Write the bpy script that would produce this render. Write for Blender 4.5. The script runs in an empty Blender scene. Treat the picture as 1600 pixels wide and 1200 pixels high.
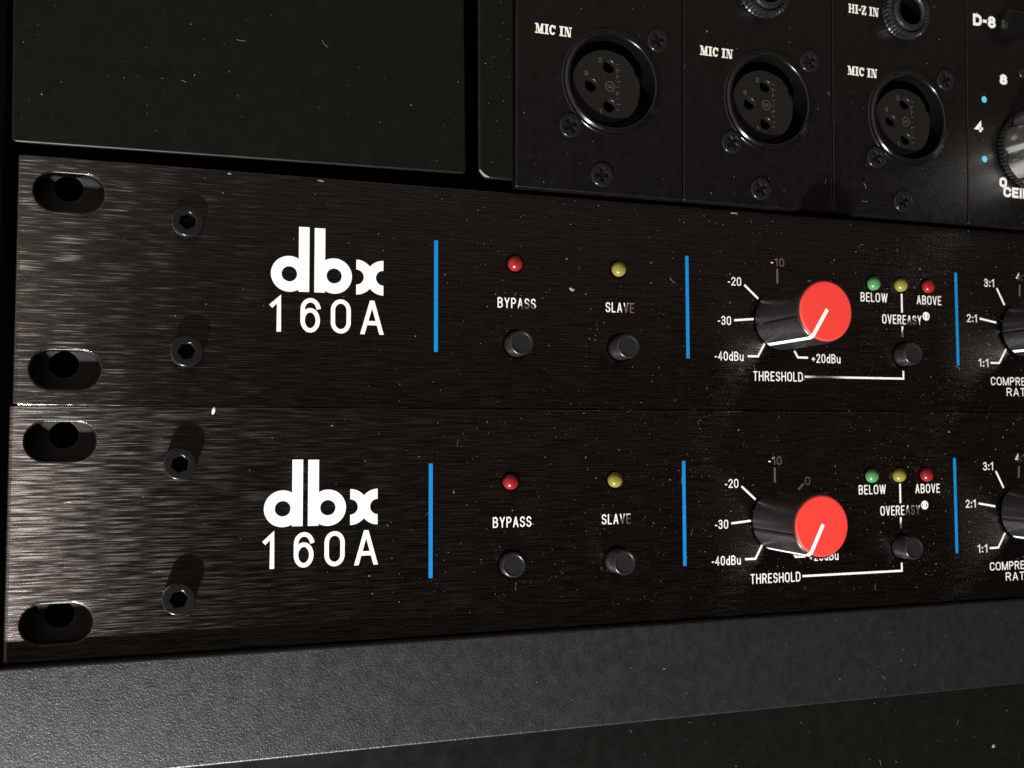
import bpy, bmesh, math, random
from mathutils import Vector, Matrix

# ------------------------------------------------------------------ scene, camera, light
# all dimensions below are millimetres; one Blender unit is one centimetre
SC = bpy.context.scene
SC.unit_settings.system = 'METRIC'
SC.unit_settings.scale_length = 0.01
U = 0.1
COL = SC.collection
rnd = random.Random(7)

cam_d = bpy.data.cameras.new("camera")
cam = bpy.data.objects.new("camera", cam_d)
COL.objects.link(cam)
cam.location = (28.01 * U, -192.34 * U, -6.23 * U)
cam.rotation_euler = (1.6264, 0.0026, -0.32130)
cam_d.sensor_width = 36.0
cam_d.lens = 35.12
cam_d.clip_start = 0.5
cam_d.clip_end = 500
cam_d.dof.use_dof = True
cam_d.dof.focus_distance = 20.2
cam_d.dof.aperture_fstop = 0.34
SC.camera = cam

world = bpy.data.worlds.new("World")
SC.world = world
world.use_nodes = True
wn = world.node_tree
bg = wn.nodes["Background"]
# a dim warm room: dark in front of the rack, light bounced from the ceiling
wtc = wn.nodes.new('ShaderNodeTexCoord')
wsep = wn.nodes.new('ShaderNodeSeparateXYZ')
wn.links.new(wtc.outputs['Generated'], wsep.inputs[0])
wr = wn.nodes.new('ShaderNodeValToRGB')
wr.color_ramp.elements[0].position, wr.color_ramp.elements[0].color = 0.15, (0.055, 0.036, 0.030, 1)
wr.color_ramp.elements[1].position, wr.color_ramp.elements[1].color = 0.85, (0.80, 0.68, 0.57, 1)
wn.links.new(wsep.outputs[2], wr.inputs[0])
wl = wn.nodes.new('ShaderNodeValToRGB')      # added fill glow from the left, with no known source
wl.color_ramp.elements[0].position, wl.color_ramp.elements[0].color = 0.30, (0, 0, 0, 1)
wl.color_ramp.elements[1].position, wl.color_ramp.elements[1].color = 0.90, (2.1, 1.70, 1.42, 1)
wneg = wn.nodes.new('ShaderNodeMath'); wneg.operation = 'MULTIPLY'; wneg.inputs[1].default_value = -1
wn.links.new(wsep.outputs[0], wneg.inputs[0])
wn.links.new(wneg.outputs[0], wl.inputs[0])
wadd = wn.nodes.new('ShaderNodeMix'); wadd.data_type = 'RGBA'; wadd.blend_type = 'ADD'
wadd.inputs[0].default_value = 1
wn.links.new(wr.outputs[0], wadd.inputs[6])
wn.links.new(wl.outputs[0], wadd.inputs[7])
wn.links.new(wadd.outputs[2], bg.inputs[0])
bg.inputs[1].default_value = 0.33

ld = bpy.data.lights.new("desk_lamp", 'AREA')
ld.shape = 'DISK'
ld.size = 5.0
ld.energy = 2.68e5
ld.color = (1.0, 0.985, 0.96)
lamp = bpy.data.objects.new("desk_lamp", ld)
COL.objects.link(lamp)
lamp.location = (-232 * U, -495 * U, -815 * U)
lamp.rotation_euler = (Vector((110, 0, 10)) * U - lamp.location).to_track_quat('-Z', 'Y').to_euler()

SC.view_settings.view_transform = 'Standard'
SC.view_settings.look = 'None'
SC.view_settings.gamma = 1
SC.view_settings.exposure = 0
SC.view_settings.use_curve_mapping = False
SC.render.engine = 'CYCLES'
SC.cycles.max_bounces = 6
SC.cycles.use_denoising = False
SC.cycles.sample_clamp_indirect = 0.4
SC.cycles.blur_glossy = 1.0
SC.cycles.caustics_reflective = False
SC.cycles.caustics_refractive = False

# ------------------------------------------------------------------ materials
def mat(name, col, rough=0.5, metal=0.0, spec=0.5, coat=0.0):
    m = bpy.data.materials.new(name)
    m.use_nodes = True
    b = m.node_tree.nodes["Principled BSDF"]
    b.inputs["Base Color"].default_value = (*col, 1)
    b.inputs["Roughness"].default_value = rough
    b.inputs["Metallic"].default_value = metal
    b.inputs["Specular IOR Level"].default_value = spec
    b.inputs["Coat Weight"].default_value = coat
    return m

def nodes(m):
    nt = m.node_tree
    return nt, nt.nodes["Principled BSDF"], lambda t: nt.nodes.new(t), nt.links.new

def noise_chain(m, scale, detail=4, rough=0.6, sx=(1, 1, 1), kind='ShaderNodeTexNoise'):
    nt, b, N, L = nodes(m)
    tc = N('ShaderNodeTexCoord')
    mp = N('ShaderNodeMapping')
    mp.inputs['Scale'].default_value = sx
    L(tc.outputs['Object'], mp.inputs['Vector'])
    n = N(kind)
    n.inputs['Scale'].default_value = scale
    if kind == 'ShaderNodeTexNoise':
        n.inputs['Detail'].default_value = detail
        n.inputs['Roughness'].default_value = rough
    L(mp.outputs[0], n.inputs['Vector'])
    return n

def ramp(m, src, stops):
    nt, b, N, L = nodes(m)
    r = N('ShaderNodeValToRGB')
    e = r.color_ramp.elements
    e[0].position, e[0].color = stops[0][0], (*[stops[0][1]] * 3, 1)
    e[1].position, e[1].color = stops[-1][0], (*[stops[-1][1]] * 3, 1)
    for p, v in stops[1:-1]:
        x = e.new(p)
        x.color = (v, v, v, 1)
    L(src, r.inputs[0])
    return r.outputs[0]

def bump(m, src, strength, dist, prev=None):
    nt, b, N, L = nodes(m)
    bp = N('ShaderNodeBump')
    bp.inputs['Strength'].default_value = strength
    bp.inputs['Distance'].default_value = dist
    L(src, bp.inputs['Height'])
    if prev:
        L(prev, bp.inputs['Normal'])
    return bp.outputs[0]

def speckle(m, rough0, amp, scale, bstr=0.0, bdist=0.005):
    """uneven gloss and fine grain for a plain coated surface"""
    nt, b, N, L = nodes(m)
    n = noise_chain(m, scale)
    L(ramp(m, n.outputs[0], [(0.3, rough0 - amp), (0.7, rough0 + amp)]), b.inputs['Roughness'])
    if bstr:
        n2 = noise_chain(m, scale * 9, 3)
        L(bump(m, n2.outputs[0], bstr, bdist), b.inputs['Normal'])
    return m

def brushed(name, hi, stops, seed):
    m = mat(name, (0.02, 0.017, 0.016), 0.40, 1.0, 0.5)
    nt, b, N, L = nodes(m)
    b.inputs['Anisotropic'].default_value = 0.977
    v = N('ShaderNodeCombineXYZ')
    v.inputs[2].default_value = 1.0
    L(v.outputs[0], b.inputs['Tangent'])
    fine = noise_chain(m, 1.0, 1.5, 0.55, (1.3, 1, 62))
    long = noise_chain(m, 1.0, 2, 0.6, (0.7, 1, 9))
    for q in (fine, long):
        q.inputs['Vector'].links[0].from_node.inputs['Location'].default_value = (seed, 0, seed * 3.7)
    mix = N('ShaderNodeMath'); mix.operation = 'MULTIPLY_ADD'
    L(long.outputs[0], mix.inputs[0]); mix.inputs[1].default_value = 0.5
    L(fine.outputs[0], mix.inputs[2])
    L(bump(m, mix.outputs[0], 1.0, 0.0065), b.inputs['Normal'])
    # brush lines differ in how widely they scatter along the vertical
    mul = N('ShaderNodeMath'); mul.operation = 'MULTIPLY'
    a1 = ramp(m, fine.outputs[0], stops)
    a2 = ramp(m, long.outputs[0], [(0.34, 0.70), (0.62, 1.0)])
    L(a1, mul.inputs[0]); L(a2, mul.inputs[1])
    mr = N('ShaderNodeMapRange')
    mr.inputs['To Min'].default_value = 0.17
    mr.inputs['To Max'].default_value = hi
    L(mul.outputs[0], mr.inputs['Value'])
    L(mr.outputs[0], b.inputs['Roughness'])
    b.inputs['Base Color'].default_value = (0.165, 0.147, 0.137, 1)
    return m

def texture_paint(name):
    m = mat(name, (0.0046, 0.0062, 0.0068), 0.40, 0, 1.0)
    nt, b, N, L = nodes(m)
    n1 = noise_chain(m, 34, 2, 0.5)
    n2 = noise_chain(m, 66, 2, 0.5, (0.7, 1, 1.3))
    add = N('ShaderNodeMath'); add.operation = 'MULTIPLY_ADD'
    L(n2.outputs[0], add.inputs[0]); add.inputs[1].default_value = 0.6
    L(n1.outputs[0], add.inputs[2])
    L(bump(m, add.outputs[0], 0.5, 0.013), b.inputs['Normal'])
    n3 = noise_chain(m, 5)
    L(ramp(m, n3.outputs[0], [(0.3, 0.36), (0.7, 0.45)]), b.inputs['Roughness'])
    return m

def print_ink(name, col, rough=0.5):
    m = mat(name, col, rough, 0, 0.3)
    nt, b, N, L = nodes(m)
    n = noise_chain(m, 16, 4)
    mx = N('ShaderNodeMix'); mx.data_type = 'RGBA'
    mx.inputs[6].default_value = (*[c * 0.86 for c in col], 1)
    mx.inputs[7].default_value = (*col, 1)
    L(ramp(m, n.outputs[0], [(0.35, 0), (0.55, 1)]), mx.inputs[0])
    L(mx.outputs[2], b.inputs['Base Color'])
    return m

M = {}
M['panel'] = brushed("brushed_black_anodised", 0.50, [(0.43, 0.03), (0.52, 0.30), (0.60, 1.0)], 0)
M['panel_smooth'] = brushed("brushed_black_anodised_smoother", 0.44, [(0.50, 0.0), (0.58, 0.20), (0.66, 1.0)], 5.3)
M['paint'] = speckle(mat("matte_black_paint", (0.0040, 0.0037, 0.0028), 0.40, 0, 0.30), 0.40, 0.06, 3, 0.12, 0.004)
M['module'] = speckle(mat("satin_black_faceplate", (0.0010, 0.0008, 0.0004), 0.36, 0, 0.75), 0.36, 0.05, 4, 0.12, 0.004)
M['grain'] = texture_paint("textured_grey_paint")
M['white'] = print_ink("white_ink", (0.86, 0.85, 0.81))
M['cream'] = print_ink("ivory_ink", (0.80, 0.78, 0.69))
M['blue'] = print_ink("blue_ink", (0.007, 0.20, 0.52), 0.4)
M['cyan'] = print_ink("pale_blue_ink", (0.12, 0.58, 0.86), 0.4)
M['red'] = speckle(mat("red_plastic", (0.71, 0.047, 0.035), 0.4, 0, 0.4), 0.42, 0.05, 6, 0.08, 0.004)
M['black'] = speckle(mat("black_plastic", (0.0105, 0.0105, 0.011), 0.31, 0, 0.5), 0.31, 0.05, 5, 0.10, 0.004)
M['button'] = speckle(mat("charcoal_plastic", (0.013, 0.013, 0.013), 0.27, 0, 0.6), 0.27, 0.05, 12, 0.25, 0.006)
M['screw'] = speckle(mat("black_oxide_steel", (0.030, 0.030, 0.029), 0.2, 0.7, 0.5), 0.20, 0.05, 14, 0.12, 0.004)
M['dark'] = mat("deep_black", (0.0015, 0.0015, 0.0015), 0.8, 0, 0.0)
M['rim'] = speckle(mat("bare_slot_edge_metal", (0.06, 0.058, 0.055), 0.30, 1.0), 0.30, 0.1, 20, 0.2, 0.004)
M['rail'] = speckle(mat("dark_zinc_rail", (0.035, 0.035, 0.034), 0.5, 0, 0.4), 0.5, 0.08, 6, 0.1)
M['shell'] = speckle(mat("black_socket_shell", (0.003, 0.003, 0.003), 0.20, 0, 0.6), 0.20, 0.05, 8)
M['insert'] = speckle(mat("moulded_socket_plastic", (0.0085, 0.0078, 0.0068), 0.33, 0, 0.5), 0.33, 0.06, 8, 0.15)
M['emboss'] = mat("relief_highlight_tone", (0.055, 0.051, 0.045), 0.35, 0, 0.5)
M['nut'] = speckle(mat("dark_nickel", (0.10, 0.10, 0.097), 0.3, 0.9, 0.5), 0.3, 0.08, 14)
M['alu'] = speckle(mat("turned_aluminium", (0.86, 0.85, 0.82), 0.24, 1.0, 0.5), 0.24, 0.05, 8)
M['chip'] = mat("bare_metal", (0.55, 0.54, 0.50), 0.4, 0.4, 0.5)
M['dust'] = mat("dust_grain", (0.22, 0.21, 0.19), 0.8, 0, 0.2)
for nm, c in (('led_red', (0.22, 0.011, 0.013)), ('led_yellow', (0.205, 0.185, 0.032)), ('led_green', (0.065, 0.22, 0.075))):
    mm = mat(nm + "_resin", c, 0.24, 0, 0.45, 0.0)
    bb = mm.node_tree.nodes["Principled BSDF"]
    bb.inputs["Subsurface Weight"].default_value = 0.35
    bb.inputs["Subsurface Radius"].default_value = (0.05, 0.05, 0.05)
    M[nm] = mm

# ------------------------------------------------------------------ mesh helpers
def link(name, me, m, parent=None, loc=(0, 0, 0), smooth=True, ang=35):
    me.name = name
    me.materials.clear()
    me.materials.append(m)
    for p in me.polygons:
        p.material_index = 0
    if smooth:
        me.shade_smooth()
        me.set_sharp_from_angle(angle=math.radians(ang))
        for p in me.polygons:
            if abs(p.normal.y) > 0.9999: p.use_smooth = False
    o = bpy.data.objects.new(name, me)
    COL.objects.link(o)
    o.parent = parent
    o.location = [c * U for c in loc]
    return o

def thing(name, label, cat, loc=(0, 0, 0), group=None):
    o = bpy.data.objects.new(name, None)
    COL.objects.link(o)
    o.empty_display_size = 0.3
    o.location = [c * U for c in loc]
    return tag(o, label, cat, group)

def tag(o, label, cat, group=None, kind=None):
    if label: o['label'] = label
    if cat: o['category'] = cat
    if group: o['group'] = group
    if kind: o['kind'] = kind
    return o

def bm_mesh(bm):
    me = bpy.data.meshes.new("mesh")
    bm.normal_update()
    bm.to_mesh(me)
    bm.free()
    return me

def join(*meshes):
    bm = bmesh.new()
    for me in meshes:
        bm.from_mesh(me)
        bpy.data.meshes.remove(me)
    return bm_mesh(bm)

def circle(cx, cz, r, n=48, ry=None, a0=0.0):
    ry = ry or r
    return [(cx + r * math.cos(a0 + 2 * math.pi * i / n), cz + ry * math.sin(a0 + 2 * math.pi * i / n)) for i in range(n)]

def rrect(x0, z0, x1, z1, r, n=8):
    pts = []
    for cx, cz, a in ((x1 - r, z1 - r, 0), (x0 + r, z1 - r, 90), (x0 + r, z0 + r, 180), (x1 - r, z0 + r, 270)):
        for i in range(n + 1):
            t = math.radians(a + 90 * i / n)
            pts.append((cx + r * math.cos(t), cz + r * math.sin(t)))
    return pts

def plate(outer, holes=(), y=0.0, thick=3.0, bev=0.25, res=2):
    """a flat plate in the X-Z plane with its face at Y=y, reaching back by thick; bevelled rims"""
    cu = bpy.data.curves.new("c", 'CURVE')
    cu.dimensions = '2D'
    cu.fill_mode = 'BOTH'
    for loop in (outer, *holes):
        sp = cu.splines.new('POLY')
        sp.points.add(len(loop) - 1)
        for p, (x, z) in zip(sp.points, loop):
            p.co = (x * U, z * U, 0, 1)
        sp.use_cyclic_u = True
    cu.extrude = (thick / 2 - bev) * U
    cu.bevel_depth = bev * U
    cu.bevel_resolution = res
    cu.offset = -bev * U
    ob = bpy.data.objects.new("c", cu)
    COL.objects.link(ob)
    dg = bpy.context.evaluated_depsgraph_get()
    me = bpy.data.meshes.new_from_object(ob.evaluated_get(dg))
    bpy.data.objects.remove(ob)
    bpy.data.curves.remove(cu)
    me.transform(Matrix(((1, 0, 0, 0), (0, 0, -1, (y + thick / 2) * U), (0, 1, 0, 0), (0, 0, 0, 1))))
    bm = bmesh.new()
    bm.from_mesh(me)
    bpy.data.meshes.remove(me)
    bmesh.ops.remove_doubles(bm, verts=bm.verts, dist=1e-5)
    bmesh.ops.recalc_face_normals(bm, faces=bm.faces)
    return bm_mesh(bm)

def lathe(cx, cz, prof, n=64, y=0.0, radial=None, close_top=True):
    """turn (radius, height) about the axis through (cx, cz); height runs towards the viewer from Y=y"""
    bm = bmesh.new()
    rings = []
    for r, h in prof:
        if r <= 1e-6:
            rings.append([bm.verts.new((cx * U, (y - h) * U, cz * U))])
        else:
            ring = []
            for i in range(n):
                a = 2 * math.pi * i / n
                rr = r * (radial(a, h) if radial else 1.0)
                ring.append(bm.verts.new(((cx + rr * math.cos(a)) * U, (y - h) * U, (cz + rr * math.sin(a)) * U)))
            rings.append(ring)
    for A, B in zip(rings, rings[1:]):
        if len(A) == 1 and len(B) > 1:
            for i in range(n): bm.faces.new((A[0], B[(i + 1) % n], B[i]))
        elif len(B) == 1 and len(A) > 1:
            for i in range(n): bm.faces.new((A[i], A[(i + 1) % n], B[0]))
        else:
            for i in range(n): bm.faces.new((A[i], A[(i + 1) % n], B[(i + 1) % n], B[i]))
    bmesh.ops.recalc_face_normals(bm, faces=bm.faces)
    return bm_mesh(bm)

def box(x0, y0, z0, x1, y1, z1, bev=0.0, seg=2):
    bm = bmesh.new()
    bmesh.ops.create_cube(bm, size=1)
    for v in bm.verts:
        v.co = Vector(((x0 + x1) / 2 + v.co.x * (x1 - x0), (y0 + y1) / 2 + v.co.y * (y1 - y0), (z0 + z1) / 2 + v.co.z * (z1 - z0))) * U
    if bev:
        bmesh.ops.bevel(bm, geom=bm.edges[:], offset=bev * U, segments=seg, profile=0.5, affect='EDGES')
    return bm_mesh(bm)

# ------------------------------------------------------------------ printing: strokes and letters
class Ink:
    """thin printed film: every stroke lies a hair above the one before"""
    def __init__(self, y=-0.012):
        self.bm = bmesh.new()
        self.y = y

    def poly(self, pts):
        self.y -= 0.0006
        f = self.bm.faces.new([self.bm.verts.new((x * U, self.y * U, z * U)) for x, z in pts])
        f.normal_update()
        if f.normal.y > 0: f.normal_flip()

    def ring(self, cx, cz, ro, ri, a0=0, a1=360, n=40):
        self.y -= 0.0006
        a = [math.radians(a0 + (a1 - a0) * i / n) for i in range(n + 1)]
        for s, t in zip(a, a[1:]):
            q = [(ri, s), (ro, s), (ro, t), (ri, t)] if ri > 0 else [(0, s), (ro, s), (ro, t)]
            f = self.bm.faces.new([self.bm.verts.new(((cx + r * math.cos(w)) * U, self.y * U, (cz + r * math.sin(w)) * U)) for r, w in q])
            f.normal_update()
            if f.normal.y > 0: f.normal_flip()

    def stroke(self, pts, w, cap=True):
        pts = [Vector(p) for p in pts]
        closed = (pts[0] - pts[-1]).length < 1e-6
        if closed: pts = pts[:-1]
        n = len(pts)
        self.y -= 0.0006
        L, R = [], []
        for i, p in enumerate(pts):
            a = (p - pts[i - 1]).normalized() if (i or closed) else None
            b = (pts[(i + 1) % n] - p).normalized() if (i < n - 1 or closed) else None
            if a is None: a = b; p = p - b * (w / 2 if cap else 0)
            elif b is None: b = a; p = p + a * (w / 2 if cap else 0)
            t = (a + b)
            t = t.normalized() if t.length > 1e-6 else a
            nrm = Vector((-t.y, t.x))
            k = max(0.45, abs(nrm.dot(Vector((-a.y, a.x)))))
            L.append(p + nrm * (w / 2 / k)); R.append(p - nrm * (w / 2 / k))
        VL = [self.bm.verts.new((q.x * U, self.y * U, q.y * U)) for q in L]
        VR = [self.bm.verts.new((q.x * U, self.y * U, q.y * U)) for q in R]
        for i in range(n if closed else n - 1):
            j = (i + 1) % n
            f = self.bm.faces.new((VL[i], VR[i], VR[j], VL[j]))
            f.normal_update()
            if f.normal.y > 0: f.normal_flip()

    def text(self, s, x0, x1, z0, z1, t, font='sans', gap=None):
        G = FONTS[font]
        gap = gap if gap is not None else (0.16 if font != 'wide' else 0.10)
        ws = [G[c][0] for c in s]
        tot = sum(ws) + gap * (len(s) - 1)
        k, h, x = (x1 - x0) / tot, z1 - z0, x0
        tw = t * h
        for c, w in zip(s, ws):
            W = w * k
            for st in G[c][1]:
                op = st[0]
                fac = 1.0
                if op == 'p' or op == 'w':
                    if op == 'w': fac = st[2]
                    q = tw * fac
                    pts = [(x + q / 2 + px * max(W - q, 1e-6), z0 + q / 2 + pz * (h - q)) for px, pz in st[1]]
                    self.stroke(pts, q)
                elif op == 'h':
                    _, ax, az, bx, bz = st[:5]
                    q = tw * (st[5] if len(st) > 5 else 1.0)
                    A = (x + q / 2 + ax * (W - q), z0 + az * h)
                    B = (x + q / 2 + bx * (W - q), z0 + bz * h)
                    dx, dz = B[0] - A[0], B[1] - A[1]
                    hw = q / 2 * math.hypot(dx, dz) / max(abs(dz), 1e-6)
                    hw = min(hw, q * 0.9)
                    self.poly([(A[0] - hw, A[1]), (A[0] + hw, A[1]), (B[0] + hw, B[1]), (B[0] - hw, B[1])])
                elif op == 'r':
                    _, ax, az, bx, bz = st
                    self.poly([(x + ax * W, z0 + az * h), (x + bx * W, z0 + az * h), (x + bx * W, z0 + bz * h), (x + ax * W, z0 + bz * h)])
            x += W + gap * k

    def done(self, name, m, parent, loc=(0, 0, 0)):
        return link(name, bm_mesh(self.bm), m, parent, loc, smooth=False)

def arc(cx, cy, rx, ry, a0, a1, n=10):
    return [(cx + rx * math.cos(math.radians(a0 + (a1 - a0) * i / n)), cy + ry * math.sin(math.radians(a0 + (a1 - a0) * i / n))) for i in range(n + 1)]

def oval(y0=0.0, y1=1.0, ry=0.3):
    return arc(.5, y1 - ry, .5, ry, 0, 180, 14) + arc(.5, y0 + ry, .5, ry, 180, 360, 14) + [(1, y1 - ry)]

SANS = {
 'A': (.60, [('h', .5, 1, 0, 0), ('h', .5, 1, 1, 0), ('p', [(.25, .31), (.75, .31)])]),
 'B': (.56, [('p', [(0, 0), (0, 1)]), ('p', [(0, 1), (.45, 1)] + arc(.45, .765, .5, .235, 90, -90) + [(0, .53)]),
             ('p', [(0, .53), (.5, .53)] + arc(.5, .265, .5, .265, 90, -90) + [(0, 0)])]),
 'C': (.56, [('p', arc(.5, .72, .5, .28, 10, 180, 12) + arc(.5, .28, .5, .28, 180, 350, 12))]),
 'D': (.58, [('p', [(0, 0), (0, 1), (.4, 1)] + arc(.4, .7, .6, .3, 90, 0) + arc(.4, .3, .6, .3, 0, -90) + [(0, 0)])]),
 'E': (.48, [('p', [(1, 1), (0, 1), (0, 0), (1, 0)]), ('p', [(0, .52), (.85, .52)])]),
 'H': (.58, [('p', [(0, 0), (0, 1)]), ('p', [(1, 0), (1, 1)]), ('p', [(0, .52), (1, .52)])]),
 'I': (.14, [('p', [(.5, 0), (.5, 1)])]),
 'L': (.46, [('p', [(0, 1), (0, 0), (1, 0)])]),
 'M': (.74, [('p', [(0, 0), (0, 1)]), ('p', [(1, 0), (1, 1)]), ('h', 0, 1, .5, 0), ('h', 1, 1, .5, 0)]),
 'N': (.60, [('p', [(0, 0), (0, 1)]), ('p', [(1, 0), (1, 1)]), ('h', 0, 1, 1, 0)]),
 'O': (.60, [('p', oval())]),
 'P': (.54, [('p', [(0, 0), (0, 1)]), ('p', [(0, 1), (.45, 1)] + arc(.45, .735, .55, .265, 90, -90) + [(0, .47)])]),
 'R': (.57, [('p', [(0, 0), (0, 1)]), ('p', [(0, 1), (.45, 1)] + arc(.45, .745, .53, .255, 90, -90) + [(0, .49)]), ('h', .55, .49, 1, 0)]),
 'S': (.54, [('p', arc(.5, .755, .48, .245, 15, 180, 10) + arc(.5, .755, .48, .245, 180, 250, 4)[1:] + [(.5, .51)] + arc(.5, .255, .5, .255, 70, 0, 4) + arc(.5, .255, .5, .255, 0, -165, 10))]),
 'T': (.52, [('p', [(0, 1), (1, 1)]), ('p', [(.5, 0), (.5, .97)])]),
 'U': (.58, [('p', [(0, 1)] + arc(.5, .28, .5, .28, 180, 360, 12) + [(1, 1)])]),
 'V': (.58, [('h', 0, 1, .5, 0), ('h', 1, 1, .5, 0)]),
 'W': (.86, [('h', 0, 1, .27, 0), ('h', .5, 1, .27, 0), ('h', .5, 1, .73, 0), ('h', 1, 1, .73, 0)]),
 'Y': (.58, [('h', 0, 1, .5, .42), ('h', 1, 1, .5, .42), ('p', [(.5, 0), (.5, .42)])]),
 'd': (.48, [('p', [(1, 0), (1, 1)]), ('p', arc(.5, .33, .5, .33, 0, 360, 18))]),
 'u': (.48, [('p', [(0, .66)] + arc(.5, .25, .5, .25, 180, 360, 10) + [(1, .25)]), ('p', [(1, 0), (1, .66)])]),
 '0': (.52, [('p', oval())]),
 '1': (.34, [('p', [(.85, 0), (.85, 1), (0, .80)])]),
 '2': (.50, [('p', arc(.5, .74, .5, .26, 170, -20, 12) + [(0, .02), (1, 0)])]),
 '3': (.50, [('p', arc(.48, .765, .47, .235, 165, -75, 12) + [(.35, .53)]), ('p', [(.35, .53)] + arc(.48, .265, .52, .265, 75, -165, 12))]),
 '4': (.54, [('p', [(.72, 0), (.72, 1), (0, .28), (1, .28)])]),
 '6': (.52, [('p', arc(.5, .335, .5, .335, 180, 540, 22)), ('p', [(0, .335), (0, .62)] + arc(.52, .70, .52, .30, 180, 15, 12))]),
 '8': (.60, [('p', arc(.5, .765, .44, .235, 0, 360, 18)), ('p', arc(.5, .265, .5, .265, 0, 360, 18))]),
 '+': (.46, [('p', [(0, .40), (1, .40)]), ('r', .5 - .12, .17, .5 + .12, .63)]),
 '-': (.26, [('r', 0, .33, 1, .46)]),
 ':': (.15, [('r', 0, 0.05, 1, .22), ('r', 0, .52, 1, .69)]),
 ' ': (.28, []),
}
SERIF = {
 'M': (1.10, [('r', 0, 0, .34, .13), ('r', 0, .87, .30, 1), ('r', .60, 0, 1, .13), ('r', .70, .87, 1, 1), ('r', .12, .1, .2, .9),
              ('r', .68, .1, .90, .9), ('h', .17, .98, .50, .02, 1.2), ('h', .80, .98, .50, .02, .7)]),
 'I': (.52, [('r', 0, 0, 1, .13), ('r', 0, .87, 1, 1), ('r', .24, .1, .76, .9)]),
 'C': (.78, [('w', arc(.52, .5, .5, .5, 48, 312, 18), 1.1), ('r', .86, .60, 1.0, .98), ('r', .10, .22, .34, .78)]),
 'N': (.98, [('r', 0, 0, .34, .13), ('r', 0, .87, .32, 1), ('r', .62, .87, 1, 1), ('r', .13, .1, .22, .9), ('r', .76, 0, .86, .9),
             ('h', .22, .99, .76, .0, 1.35)]),
 'H': (.98, [('r', 0, 0, .42, .13), ('r', 0, .87, .42, 1), ('r', .58, 0, 1, .13), ('r', .58, .87, 1, 1), ('r', .1, .1, .34, .9), ('r', .66, .1, .9, .9), ('r', .3, .44, .7, .57)]),
 'Z': (.76, [('r', 0, 0, 1, .14), ('r', 0, .86, 1, 1), ('r', .86, .1, 1, .34), ('r', 0, .66, .13, .9), ('h', .95, .9, .05, .1, 1.3)]),
 '-': (.40, [('r', .05, .38, .95, .58)]),
 ' ': (.36, []),
}
WIDE = {k: SANS[k] for k in 'DCEIL048'}
WIDE = {k: ((v[0] * 1.5), v[1]) for k, v in WIDE.items()}
WIDE['I'] = (.26, SANS['I'][1])
WIDE['-'] = (.42, [('r', 0, .36, 1, .62)])
WIDE['4'] = (.82, [('p', [(.72, 0), (.72, 1), (0, .28), (1, .28)])])
WIDE['8'] = (.80, [('p', arc(.5, .765, .44, .235, 0, 360, 18)), ('p', arc(.5, .265, .5, .265, 0, 360, 18))])
WIDE['N'] = (.90, SANS['N'][1])
WIDE['G'] = (.86, [('p', arc(.5, .72, .5, .28, 10, 180, 12) + arc(.5, .28, .5, .28, 180, 340, 12) + [(1, .45), (.55, .45)])])
FONTS = {'sans': SANS, 'serif': SERIF, 'wide': WIDE}

# ------------------------------------------------------------------ hardware
def hex_screw(name, x, z, h, parent, y=0.0, r=2.85, rot=0.2):
    hexa = circle(x, z, 1.55, 6, a0=rot)
    head = plate(circle(x, z, r, 48), [hexa], y - h, h + 0.6, 0.28, 3)
    floor = lathe(x, z, [(1.7, -0.4), (1.7, 0.0), (0.55, 0.1), (0.0, 0.2)], 12, y - max(0.0, h - 1.9))
    return link(name, join(head, floor), M['screw'], parent)

def cross_screw(x, z, parent, y=0.0, r=2.5, rot=0.0, h=0.55):
    a, b = 0.42, 1.45
    c, s = math.cos(rot), math.sin(rot)
    cr = [(b, -a), (b, a), (a, a), (a, b), (-a, b), (-a, a), (-b, a), (-b, -a), (-a, -a), (-a, -b), (a, -b), (a, -a)]
    cr = [(x + px * c - pz * s, z + px * s + pz * c) for px, pz in cr]
    head = plate(circle(x, z, r, 48), [cr], y - h, h + 0.9, 0.3, 3)
    floor = lathe(x, z, [(1.9, -0.3), (1.9, 0.0), (0.5, -0.25), (0.0, -0.4)], 16, y - h + 0.9)
    return link("cross_screw", join(head, floor), M['screw'], parent)

def push_button(x, z, L, parent):
    r = 2.55
    me = lathe(x, z, [(r + .08, -2), (r + .04, 0), (r, L - .40), (r - .08, L - .14), (r - .24, L - .02), (r - .40, L), (r - .58, L - .05), (r - .68, L - .15), (r - .74, L - .16), (0, L - .16)], 56)
    o = link("push_button", me, M['button'], parent, ang=50)
    link("button_hole", lathe(x, z, [(r + .55, -.2), (r + .55, .012), (r + .06, .012), (r + .06, -.2)], 48), M['dark'], o)
    return o

def led(x, z, m, parent, h=1.75, tilt=(0, 0)):
    r = 1.58
    prof = [(r, -1.5), (r, 0.45)] + [(r * math.cos(math.radians(a)), .45 + (h - .45) * math.sin(math.radians(a))) for a in (14, 28, 42, 55, 66, 76, 84)] + [(0, h)]
    me = lathe(0, 0, prof, 40)
    o = link("led", me, m, parent, (x, 0, z), ang=80)
    o.rotation_euler = (tilt[0], 0, tilt[1])
    link("led_bezel", lathe(0, 0, [(2.0, -0.2), (2.0, 0.05), (1.92, 0.12), (1.68, 0.12), (1.62, 0.03), (1.62, -0.2)], 40), M['dark'], o)
    return o

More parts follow.
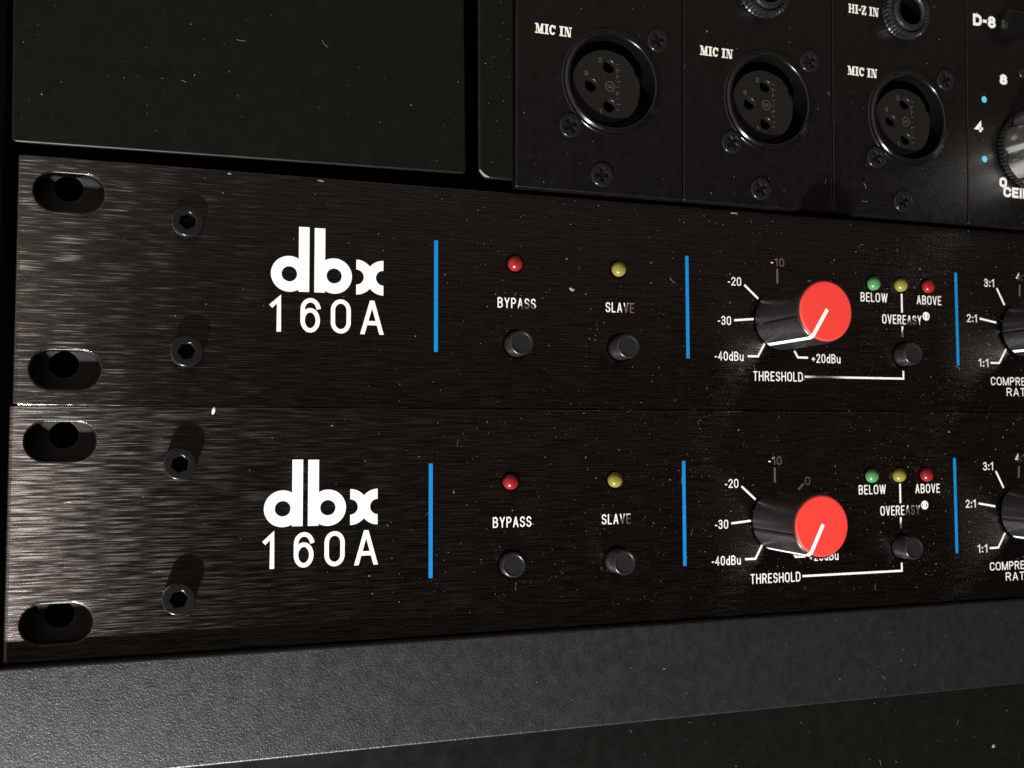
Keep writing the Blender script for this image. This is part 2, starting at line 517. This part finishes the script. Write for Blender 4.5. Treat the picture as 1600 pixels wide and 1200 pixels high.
def control_knob(x, z, L, ang, parent, label=None):
    """smooth black knob, two grip grooves beside the pointer sector, red cap, white pointer; ang in degrees"""
    pa = math.radians(ang)
    def radial(a, h):
        d = abs((a - pa + math.pi) % (2 * math.pi) - math.pi)
        g = abs(d - math.radians(47))
        k = 1.0
        if d < math.radians(47): k = 1.012
        if g < math.radians(3.4) and 0.6 < h < L - 0.5:
            k -= 0.05 * (1 - g / math.radians(3.4))
        return k
    body = lathe(x, z, [(5.4, 0.05), (6.5, 0.45), (6.72, 0.75), (6.72, 2.0), (6.72, L * .5), (6.70, L - .75), (6.68, L - .45), (6.56, L - .12), (6.42, L), (6.1, L - .05), (0, L - .06)], 240, 0, radial)
    k = link("control_knob", body, M['black'], parent, ang=30)
    if label: k['label'] = label
    cap = lathe(x, z, [(6.34, L - .2), (6.34, L + .10), (6.2, L + .28), (5.9, L + .36), (3, L + .38), (0, L + .385)], 96)
    link("cap", cap, M['red'], k, ang=60)
    # pointer: over the cap and down the side
    w = 0.42
    c, s = math.cos(pa), math.sin(pa)
    bm = bmesh.new()
    st = [(-0.35, L + .40), (5.9, L + .39), (6.25, L + .29), (6.42, L + .08), (6.65, L - .08), (6.78, L - .42), (6.82, L - .8), (6.82, L * .5), (6.80, 2.0), (6.80, 0.95)]
    prev = None
    for r, h in st:
        vs = [bm.verts.new(((x + r * c - q * s) * U, -(h) * U, (z + r * s + q * c) * U)) for q in (-w, w)]
        if prev:
            bm.faces.new((prev[0], prev[1], vs[1], vs[0]))
        prev = vs
    bmesh.ops.recalc_face_normals(bm, faces=bm.faces)
    ext = bmesh.ops.extrude_face_region(bm, geom=bm.faces[:])
    cen = Vector((x * U, -(L * .5) * U, z * U))
    for v in [g for g in ext['geom'] if isinstance(g, bmesh.types.BMVert)]:
        v.co += (v.co - cen).normalized() * -0.06 * U
    bmesh.ops.recalc_face_normals(bm, faces=bm.faces)
    link("pointer", bm_mesh(bm), M['white'], k, smooth=False)
    return k

def tick(parent, *pts, w=0.46):
    ink = Ink()
    ink.stroke(pts, w, cap=False)
    ink.done("scale_mark", M['white'], parent)

# ------------------------------------------------------------------ the two compressors
def compressor(z0, label, sx, ox, buttons, knob_len, angles, screw_h, rail_off):
    X = lambda v: v * sx + ox
    t = thing("rack_compressor", label, "compressor", (0, 0, z0), "black rack compressors with red knobs")
    e = X(0.0)
    # front panel with four ear slots
    def slot(cx, cz): return rrect(cx - 5.95, cz - 3.65, cx + 5.95, cz + 3.65, 3.64, 10)
    slots = [slot(X(8.75), 38.1), slot(X(8.75), 6.35), slot(X(473.85), 38.1), slot(X(473.85), 6.35)]
    main = plate(rrect(e + .9, 0.05, e + 481.7, 44.3, .4), slots, 0, 3.0, 0.12, 3)
    bm = bmesh.new()   # rounded-off ends of the plate
    for xa, sg in ((e, 1), (e + 482.6, -1)):
        rows = []
        for dx, yy, c in ((.92, .012, 0.0), (.55, .07, .05), (.25, .2, .2), (.06, .45, .45), (0, .8, .7), (0, 3, .7)):
            rows.append([bm.verts.new(((xa + sg * dx) * U, yy * U, zz * U)) for zz in (.2 + c, 44.15 - c)])
        for A, B in zip(rows, rows[1:]):
            bm.faces.new((A[0], A[1], B[1], B[0]))
        for q in (0, 1):
            bm.faces.new([r[q] for r in rows] + [bm.verts.new(((xa + sg * .92) * U, 3 * U, (.2 if q == 0 else 44.15) * U))])
    bmesh.ops.recalc_face_normals(bm, faces=bm.faces)
    link("front_panel", join(main, bm_mesh(bm)), M['panel_smooth' if rail_off else 'panel'], t)
    for cx, cz in ((X(8.75), 38.1), (X(8.75), 6.35), (X(473.85), 38.1), (X(473.85), 6.35)):
        bm = bmesh.new()
        rows = []
        for g, yy in ((.32, -.004), (.22, .02), (.12, .10), (.06, .25), (.06, 2.9)):
            rows.append([bm.verts.new((px * U, yy * U, pz * U)) for px, pz in rrect(cx - 5.65 - g, cz - 3.35 - g, cx + 5.65 + g, cz + 3.35 + g, 3.34 + g, 12)])
        n = len(rows[0])
        for A, B in zip(rows, rows[1:]):
            for i in range(n): bm.faces.new((A[i], A[(i + 1) % n], B[(i + 1) % n], B[i]))
        bmesh.ops.recalc_face_normals(bm, faces=bm.faces)
        bmesh.ops.reverse_faces(bm, faces=bm.faces)
        link("slot_rim", bm_mesh(bm), M['rim'], t, ang=80)  # bare metal ring, added to give the slot edge its highlight
    link("chassis", box(e + 25, 3.2, 1.2, e + 457, 80, 43.2, 0.5), M['dark'], t)
    # maker's mark
    k = Ink()
    k.poly([(X(49.2), 22.05), (X(51.2), 22.05), (X(51.2), 34.55), (X(49.2), 34.55)])
    k.ring(X(47.46), 25.38, 3.43, 1.45, n=64)
    k.poly([(X(52.17), 22.05), (X(54.2), 22.05), (X(54.2), 34.5), (X(52.17), 34.5)])
    k.ring(X(55.94), 25.38, 3.43, 1.45, n=64)
    # the third letter: two half rings back to back, cut square at the outside
    cxl, cxr, cz, ro, ri = 60.22, 65.54, 25.40, 3.42, 1.47
    for cx, sg in ((cxl, 1), (cxr, -1)):
        n = 40
        a = [math.radians(-90 + 180 * i / n) for i in range(n + 1)]
        k.y -= 0.0006
        for s, u in zip(a, a[1:]):
            q = [(cx + sg * r * math.cos(w), cz + r * math.sin(w)) for r, w in ((ri, s), (ro, s), (ro, u), (ri, u))]
            f = k.bm.faces.new([k.bm.verts.new((X(px) * U, k.y * U, pz * U)) for px, pz in q])
            f.normal_update()
            if f.normal.y > 0: f.normal_flip()
    k.done("brand_lettering", M['white'], t)
    k = Ink()
    za, zb = 14.28, 20.9
    k.text('1', X(43.95), X(46.22), za, zb, .125); k.text('6', X(49.6), X(53.3), za, zb, .125)
    k.text('0', X(55.35), X(59.2), za, zb, .125); k.text('A', X(61.05), X(65.65), za, zb, .125)
    k.done("model_lettering", M['white'], t)
    for x in (76.15, 132.2, 204.5):
        k = Ink(); k.poly([(X(x) - .40, 11.2), (X(x) + .40, 11.2), (X(x) + .40, 33.55), (X(x) - .40, 33.55)])
        k.done("divider_line", M['blue'], t)
    def word(s, x0, x1, za, zb, th=.118):
        k = Ink(); k.text(s, X(x0), X(x1), za, zb, th); return k.done("lettering", M['white'], t)
    word('BYPASS', 89.02, 97.25, 20.57, 22.68)
    word('SLAVE', 112.89, 119.48, 20.55, 22.66)
    word('BELOW', 177.1, 184.6, 25.5, 27.62)
    word('ABOVE', 192.9, 200.0, 25.48, 27.6)
    word('OVEREASY', 182.95, 194.1, 20.55, 22.72)
    word('THRESHOLD', 148.3, 161.05, 6.62, 8.75)
    word('COMPRESSION', 214.2, 232.6, 6.66, 8.62)
    word('RATIO', 218.9, 227.6, 4.06, 6.02)
    k = Ink()   # registered mark
    k.ring(X(195.48), 22.68, 1.02, 0.68)
    k.text('R', X(195.05), X(195.95), 22.0, 23.36, .27)
    k.done("lettering", M['white'], t)
    # threshold scale
    word('-10', 153.3, 156.7, 32.5, 34.35); word('-20', 142.25, 145.6, 27.6, 29.5); word('-30', 139.65, 142.9, 18.8, 20.75)
    word('-40dBu', 138.75, 145.9, 10.95, 12.95); word('+20dBu', 163.5, 171.2, 10.95, 13.0)
    word('0', 162.75, 164.05, 27.85, 29.75); word('+10', 167.1, 170.6, 18.8, 20.75)
    tick(t, (X(154.9), 31.9), (X(154.88), 28.6)); tick(t, (X(146.38), 27.88), (X(149.85), 24.96)); tick(t, (X(143.69), 19.9), (X(148.6), 20.35))
    tick(t, (X(146.97), 12.04), (X(149.6), 12.06), (X(151.32), 14.95)); tick(t, (X(162.55), 12.06), (X(159.9), 12.06), (X(159.0), 13.5))
    tick(t, (X(162.4), 28.25), (X(160.9), 26.9)); tick(t, (X(166.2), 19.9), (X(161.9), 20.3))
    tick(t, (X(161.6), 7.74), (X(188.55), 7.76), (X(188.55), 9.6)); tick(t, (X(188.6), 27.75), (X(188.6), 23.3)); tick(t, (X(188.6), 20.05), (X(188.6), 17.5))
    # ratio scale
    word('1:1', 210.6, 213.6, 11.0, 12.95); word('2:1', 207.5, 210.5, 21.75, 23.65); word('3:1', 213.0, 216.05, 30.55, 32.5); word('4:1', 222.9, 226.0, 32.55, 34.45)
    tick(t, (X(214.24), 12.02), (X(216.88), 12.05), (X(219.1), 15.5)); tick(t, (X(211.3), 22.72), (X(216.34), 21.9)); tick(t, (X(216.79), 30.35), (X(219.02), 26.3)); tick(t, (X(224.0), 31.5), (X(223.75), 28.6))
    # lamps, buttons, knobs, screws
    for x, m, ti in ((92.75, 'led_red', (.05, -.03)), (115.85, 'led_yellow', (-.04, .06)), (180.5, 'led_green', (.06, .08)), (188.2, 'led_yellow', (.02, -.05)), (195.95, 'led_red', (-.03, .04))):
        led(X(x), 29.75, M[m], t, tilt=ti)['label'] = {'led_red': 'red dome', 'led_yellow': 'yellow dome', 'led_green': 'green dome'}[m]
    for x, L, dz in zip((93.0, 116.1, 188.55), buttons, (.15, 0, .25)):
        push_button(X(x), 13.05 + dz, L, t)
    control_knob(X(155.35), 20.35, knob_len, angles[0], t, "threshold knob with red cap")
    control_knob(X(224.2), 20.5, knob_len, angles[1], t, "ratio knob")
    for (x, z), h, r in zip(((28.95, 34.0), (29.1, 9.95)), screw_h, (.35, .1)):
        hex_screw("socket_screw", X(x), z, h, t, rot=r)
    # nicks in the black finish along the top edge
    if rail_off:
        for x, w, a in ((36.2, .9, .1), (53.2, 1.6, .25), (144.0, 2.2, -.05)):
            k = Ink(-0.02)
            pts = []
            for i in range(9):
                q = 2 * math.pi * i / 9
                pts.append((X(x) + w * .5 * math.cos(q) * rnd.uniform(.6, 1.1), 43.75 + .13 * math.sin(q) * rnd.uniform(.5, 1.3) - a * (math.cos(q) * w * .2)))
            k.poly(pts)
            k.done("scratch", M['chip'], t)
    return t

compressor(0.0, "upper of two black brushed-metal compressors, directly below the row of socket modules", 1.0, 0.0, (3.65, 4.5, 3.7), 16.7, (237, 236), (1.7, 2.7), True)
compressor(-44.45, "lower of two black brushed-metal compressors, just above the textured grey rail", 0.9933, -0.49, (1.8, 4.5, 4.5), 16.0, (242, 240), (3.0, 3.2), False)

# ------------------------------------------------------------------ socket modules above
def module_shell(i, label, cat, name, group=None):
    t = thing(name, label, cat, (92.25 + 38.25 * i, -1.9, 45.3), group)
    t.rotation_euler = (math.radians(1.2), 0, 0)
    return t

def preamp(i, label, srot):
    t = module_shell(i, label, "preamp module", "preamp_module", "black microphone preamp modules")
    cx, cz = 22.2 - (.7, .8, 1.1)[i], 23.8
    jx, jz = 19.8, 48.3
    link("faceplate", plate(rrect(0.12, 0, 38.0, 133, 0.35), [circle(cx, cz, 10.6, 72), circle(jx, jz, 4.6, 48)], 0, 2.5, 0.18), M['module'], t)
    rim = lathe(cx, cz, [(11.5, 0.0), (11.45, .25), (11.2, .34), (10.9, .3), (10.72, .36), (10.6, .60), (10.4, .80), (10.15, .88), (9.92, .82), (9.78, .62), (9.72, .2), (9.65, -9), (0, -9)], 96)
    s = link("mic_socket", rim, M['shell'], t, ang=70)
    # insert: three contact holes and a keyed right side
    ix, iz = cx - .9, cz - .75
    pts = []
    for k in range(96):
        a = 2 * math.pi * k / 96
        d = math.degrees((a + math.pi) % (2 * math.pi) - math.pi)
        r = 7.9
        if 24 < d < 31: r = 7.5
        if -20 < d < 5: r = 7.8
        pts.append((ix + r * math.cos(a), iz + r * math.sin(a)))
    holes = [circle(ix + a, iz + b, 1.32, 32) for a, b in ((.5, 4.35), (-3.6, -.05), (.6, -4.05))]
    link("socket_insert", plate(pts, holes, .75, 5.0, 0.22, 3), M['insert'], s)
    k = Ink(.75 - .03)   # moulding marks: lighter flat film paints the light on their relief
    k.ring(ix + .75, iz + .1, 1.12, .92); k.stroke([(ix + .15, iz + .3), (ix + 1.35, iz + .3)], .17); k.stroke([(ix + .15, iz - .12), (ix + 1.35, iz - .12)], .17); k.stroke([(ix + .75, iz + .3), (ix + .75, iz - .12)], .17)
    k.text('2', ix - 2.0, ix - 1.1, iz + 5.0, iz + 6.1, .2); k.text('3', ix - 5.2, ix - 4.3, iz + 1.9, iz + 2.9, .2); k.text('1', ix - 1.8, ix - 1.2, iz - 5.9, iz - 4.9, .2)
    for q in range(9):
        zz = iz + 5.0 - q * 1.22
        k.stroke([(ix + 2.35, zz), (ix + 2.75 + .25 * (q % 2), zz)], .2)
        if q in (1, 2, 5): k.stroke([(ix + 2.35, zz + .2), (ix + 2.35, zz - .5)], .2)
    k.done("moulded_mark", M['emboss'], s)
    sx_ = 22.05 - (0, .1, .3)[i]
    cross_screw(sx_ + 10.05, cz + 10.2, t, rot=srot[0]); cross_screw(sx_ - 10.05, cz - 10.2, t, rot=srot[1]); cross_screw(19.1, 3.85, t, rot=srot[2])
    # jack with knurled nut
    kn = lambda a, h: 1 + (.045 * (1 if math.sin(a * 38) > 0 else -1) if .15 < h < 2.2 else 0)
    j = link("jack_socket", lathe(jx, jz, [(4.6, -1), (4.6, 2.3), (4.35, 2.9), (3.9, 3.1), (3.5, 3.0), (3.25, 2.6), (3.2, 2.2), (3.2, -9)], 72), M['nut'], t, ang=40)
    link("socket_bore", lathe(jx, jz, [(3.18, 2.15), (3.1, 1.9), (3.1, -8), (0, -8)], 48), M['dark'], j)  # near-black lining: the shade inside the socket is put into its colour
    link("knurled_nut", lathe(jx, jz, [(5.75, .02), (5.85, .2), (5.85, 2.0), (5.6, 2.35), (5.1, 2.4), (4.9, 2.1), (4.9, 0.1)], 304, 0, kn), M['nut'], j, ang=30)
    k = Ink(); k.text('MIC IN', 4.15, 12.3, 32.25, 34.35, .17, 'serif', .06); k.done("lettering", M['cream'], t)
    k = Ink(); k.text('HI-Z IN', 4.5, 12.9, 46.8, 48.9, .17, 'serif', .06); k.done("lettering", M['cream'], t)
    return t

preamp(0, "black socket module beside the blank panel, leftmost of the three", (.35, .5, .05))
preamp(1, "middle one of the three black socket modules, screwed between two like it", (.6, .75, .6))
preamp(2, "black socket module next to the metal knob, rightmost of the three", (.4, .55, .5))

t = module_shell(3, "black limiter module with silver knob, pale blue dots and a square switch", "limiter module", "limiter_module")
link("faceplate", plate(rrect(0.12, 0, 38.0, 133, 0.35), [], 0, 2.5, 0.18), M['module'], t)
for s, x0, x1, z0, z1, th in (('D-8', 2.1, 9.0, 48.5, 51.4, .25), ('8', 10.0, 12.35, 34.9, 37.45, .27), ('4', 2.35, 4.7, 22.5, 25.0, .27), ('0', 9.5, 11.8, 9.5, 12.0, .27), ('CEILING', 10.7, 25.2, 7.2, 9.75, .25)):
    k = Ink(); k.text(s, x0, x1, z0, z1, th, 'wide'); k.done("lettering", M['white'], t)
for x, z in ((5.2, 30.6), (5.1, 16.0)):
    k = Ink(); k.ring(x, z, .78, 0, n=24); k.done("scale_dot", M['cyan'], t)
link("square_switch", box(9.9, -3.0, 46.6, 15.6, 1, 52.3, .35), M['shell'], t)
link("led", lathe(17.2, 38.4, [(1.2, -.5), (1.2, .1), (1.0, .3), (.5, .42), (0, .45)], 32), M['insert'], t, ang=80)
kx, kz = 18.6, 19.2
lob = lambda a, h: 1.0 - 0.10 * max(0.0, math.cos(a * 7 + 1.31)) ** 2 if h > 1.88 else 1.0 + .02 * (1 if math.sin(a * 60) > 0 else -1)
kb = link("control_knob", lathe(kx, kz, [(7.0, .3), (9.5, .4), (9.5, 1.6), (9.2, 1.8), (0, 1.85)], 480, 0, lob), M['black'], t, ang=30)
link("metal_grip", lathe(kx, kz, [(8.9, 1.91), (9.4, 2.1), (9.4, 15.4), (9.0, 16), (0, 16)], 224, 0, lob), M['alu'], kb, ang=40)

# ------------------------------------------------------------------ blank panel, post, rails and case round them
o = link("blank_panel", plate(rrect(0, 0, 82.6, 132, .9), [], 0, 0.9, 0.4, 5), M['paint'], None, (-0.6, -1.6, 46.05))
o.rotation_euler = (0, -math.radians(.75), 0)
tag(o, "plain black blank panel with a shiny lower edge, above the upper compressor's ear", "panel")
post = plate([(0, 1.4), (.9, .35), (1.6, 0), (7.3, 0), (7.5, .3), (7.5, 132), (0, 132)], [], 0, 1.2, 0.45, 4)
post = link("frame_post", post, M['paint'], None, (84.55, -1.7, 46.6))
tag(post, "narrow black upright with a chipped lower corner, between blank panel and socket module", "frame post")
k = Ink(-.03)
k.poly([(.12, 1.55), (.28, 1.62), (.75, 1.1), (1.6, .5), (2.2, .28), (2.1, .12), (1.5, .14), (.7, .55), (.2, 1.2)])
k.done("paint_chip", M['chip'], post)

o = link("trim_rail", box(-60, -2.8, -64.2, 420, 12, -44.75, .35, 3), M['grain'])
tag(o, "textured dark grey rail running along the bottom, below the lower compressor", "rail")
o = link("base_panel", box(-60, 0.6, -190, 420, 4, -64.0, .3), M['paint'])
tag(o, "dusty matte black panel below the textured grey rail", "panel")

holes = []
for x, z in ((8.3, 39.6), (8.2, 7.5), (8.4, -5.2), (8.35, -37.0)):
    holes.append(circle(x, z, 2.45, 32))
o = link("rack_rail", plate(rrect(1.2, -60, 22, 42.6, .5), holes, 3.3, 2.0, .2), M['rail'])
tag(o, "dark metal strip with round holes, seen through the slots of the compressors", "rack rail")
case = thing("rack_case", "black rack cabinet enclosing the stacked units, a dark strip at the far left edge", "cabinet", (-20, 0, 0))
link("side_wall", box(15.0, -2.0, -190, 18.3, 160, 200), M['dark'], case)  # brought close and forward, shaped to keep light off the panel ends
link("back_wall", box(13.5, 160.5, -190, 440, 164, 200), M['dark'], case)

# ------------------------------------------------------------------ dust
bm = bmesh.new()
def open_hole(x, z):
    """over a slot or a socket, where no dust can lie"""
    if x < 16.5 and any(abs(z - c) < 5 for c in (38, 6.4, -6.4, -38)): return True
    for i in range(3):
        if math.hypot(x - 114.45 - 38.25 * i, z - 69.1) < 11.6 or math.hypot(x - 112.05 - 38.25 * i, z - 93.6) < 6.2: return True
    return False
def grain(x, z, y, s, long=1.0):
    if open_hole(x, z): return
    a = rnd.uniform(0, math.pi)
    n = 5
    base = []
    for i in range(n):
        q = a + 2 * math.pi * i / n
        rr = s * rnd.uniform(.55, 1.15)
        dx, dz = rr * math.cos(q) * long, rr * math.sin(q)
        base.append(bm.verts.new(((x + dx * math.cos(a) - dz * math.sin(a)) * U, (y - .004) * U, (z + dx * math.sin(a) + dz * math.cos(a)) * U)))
    top = bm.verts.new((x * U, (y - s * .8) * U, z * U))
    for i in range(n):
        bm.faces.new((base[i], base[(i + 1) % n], top))
def fibre(x, z, y, L):
    if open_hole(x, z): return
    a = rnd.uniform(0, 2 * math.pi)
    c = rnd.uniform(-1.2, 1.2)
    w = rnd.uniform(.015, .028)
    prev = None
    for i in range(7):
        n = (-math.sin(a), math.cos(a))
        vs = [bm.verts.new(((x + n[0] * s) * U, (y - .02 - (.03 if s == 0 else 0)) * U, (z + n[1] * s) * U)) for s in (-w, 0, w)]
        if prev:
            bm.faces.new((prev[0], prev[1], vs[1], vs[0])); bm.faces.new((prev[1], prev[2], vs[2], vs[1]))
        prev = vs
        x += math.cos(a) * L / 6; z += math.sin(a) * L / 6; a += c / 6
def size(): return min(.20, .03 + rnd.expovariate(1 / .024))
def scatter(n, x0, x1, z0, z1, y, dens=lambda x, z: 1.0, nf=0, slope=0.0):
    k = 0
    while k < n:
        x, z = rnd.uniform(x0, x1), rnd.uniform(z0, z1)
        if rnd.random() > dens(x, z): continue
        grain(x, z, y - slope * (z - z0), size(), rnd.choice((1, 1, 1, 1.6, 2.4)))
        k += 1
    for _ in range(nf):
        fibre(x1 - (x1 - x0) * .75 * abs(rnd.random() ** 1.2), rnd.uniform(z0, z1), y - slope * (z - z0), rnd.uniform(.4, 1.8))
right = lambda x, z: .10 + .9 * min(1, max(0, (x - 45) / 60))
def near_knob(x, z):
    return right(x, z) * (1.0 if (x > 160 or z < 20) else .7)
scatter(800, 3, 240, 1, 44, 0, right, 14)
scatter(1200, 3, 240, -44, -1, 0, right, 18)
for kx_, kz_ in ((150, 20), (150, -24), (190, 30), (186, -14), (214, 22), (212, -22), (190, -32)):
    for _ in range(55):
        x, z = rnd.gauss(kx_, 5), rnd.gauss(kz_, 5)
        if abs(z) < 43: grain(x, z, 0, size())
scatter(85, 0, 81, 49, 86, -1.6, lambda x, z: 1 if x < 25 else .45, 6)
scatter(30, 86, 91, 49, 86, -1.7)
scatter(260, 93, 240, 46, 100, -1.9, nf=12, slope=.021)
scatter(140, 90, 250, -64, -46, -2.8, nf=3)
scatter(130, 20, 250, -85, -66, 0.6, nf=5)
for x in range(60):   # along the joint of the two panels
    grain(rnd.uniform(70, 240), rnd.gauss(-.5, .4), 0, size())
grain(105.3, 25.0, 0, .5, 1.5); grain(212.5, -79.0, .6, .45, 1.6)
dust = link("dust", bm_mesh(bm), M['dust'], None, smooth=False)
tag(dust, "pale dust grains and lint scattered over the black panels", "dust", None, "stuff")

bm = bmesh.new()
bmesh.ops.create_icosphere(bm, subdivisions=2, radius=1)
for v in bm.verts:
    v.co = Vector((v.co.x * .32 + .08 * v.co.z, v.co.y * .2, v.co.z * .68 + .1 * v.co.x)) * U * rnd.uniform(.9, 1.1)
fl = link("paint_flake", bm_mesh(bm), M['white'], None, (34.0, -.12, -.75))
tag(fl, "tiny white flake stuck at the joint between the two compressors", "flake")
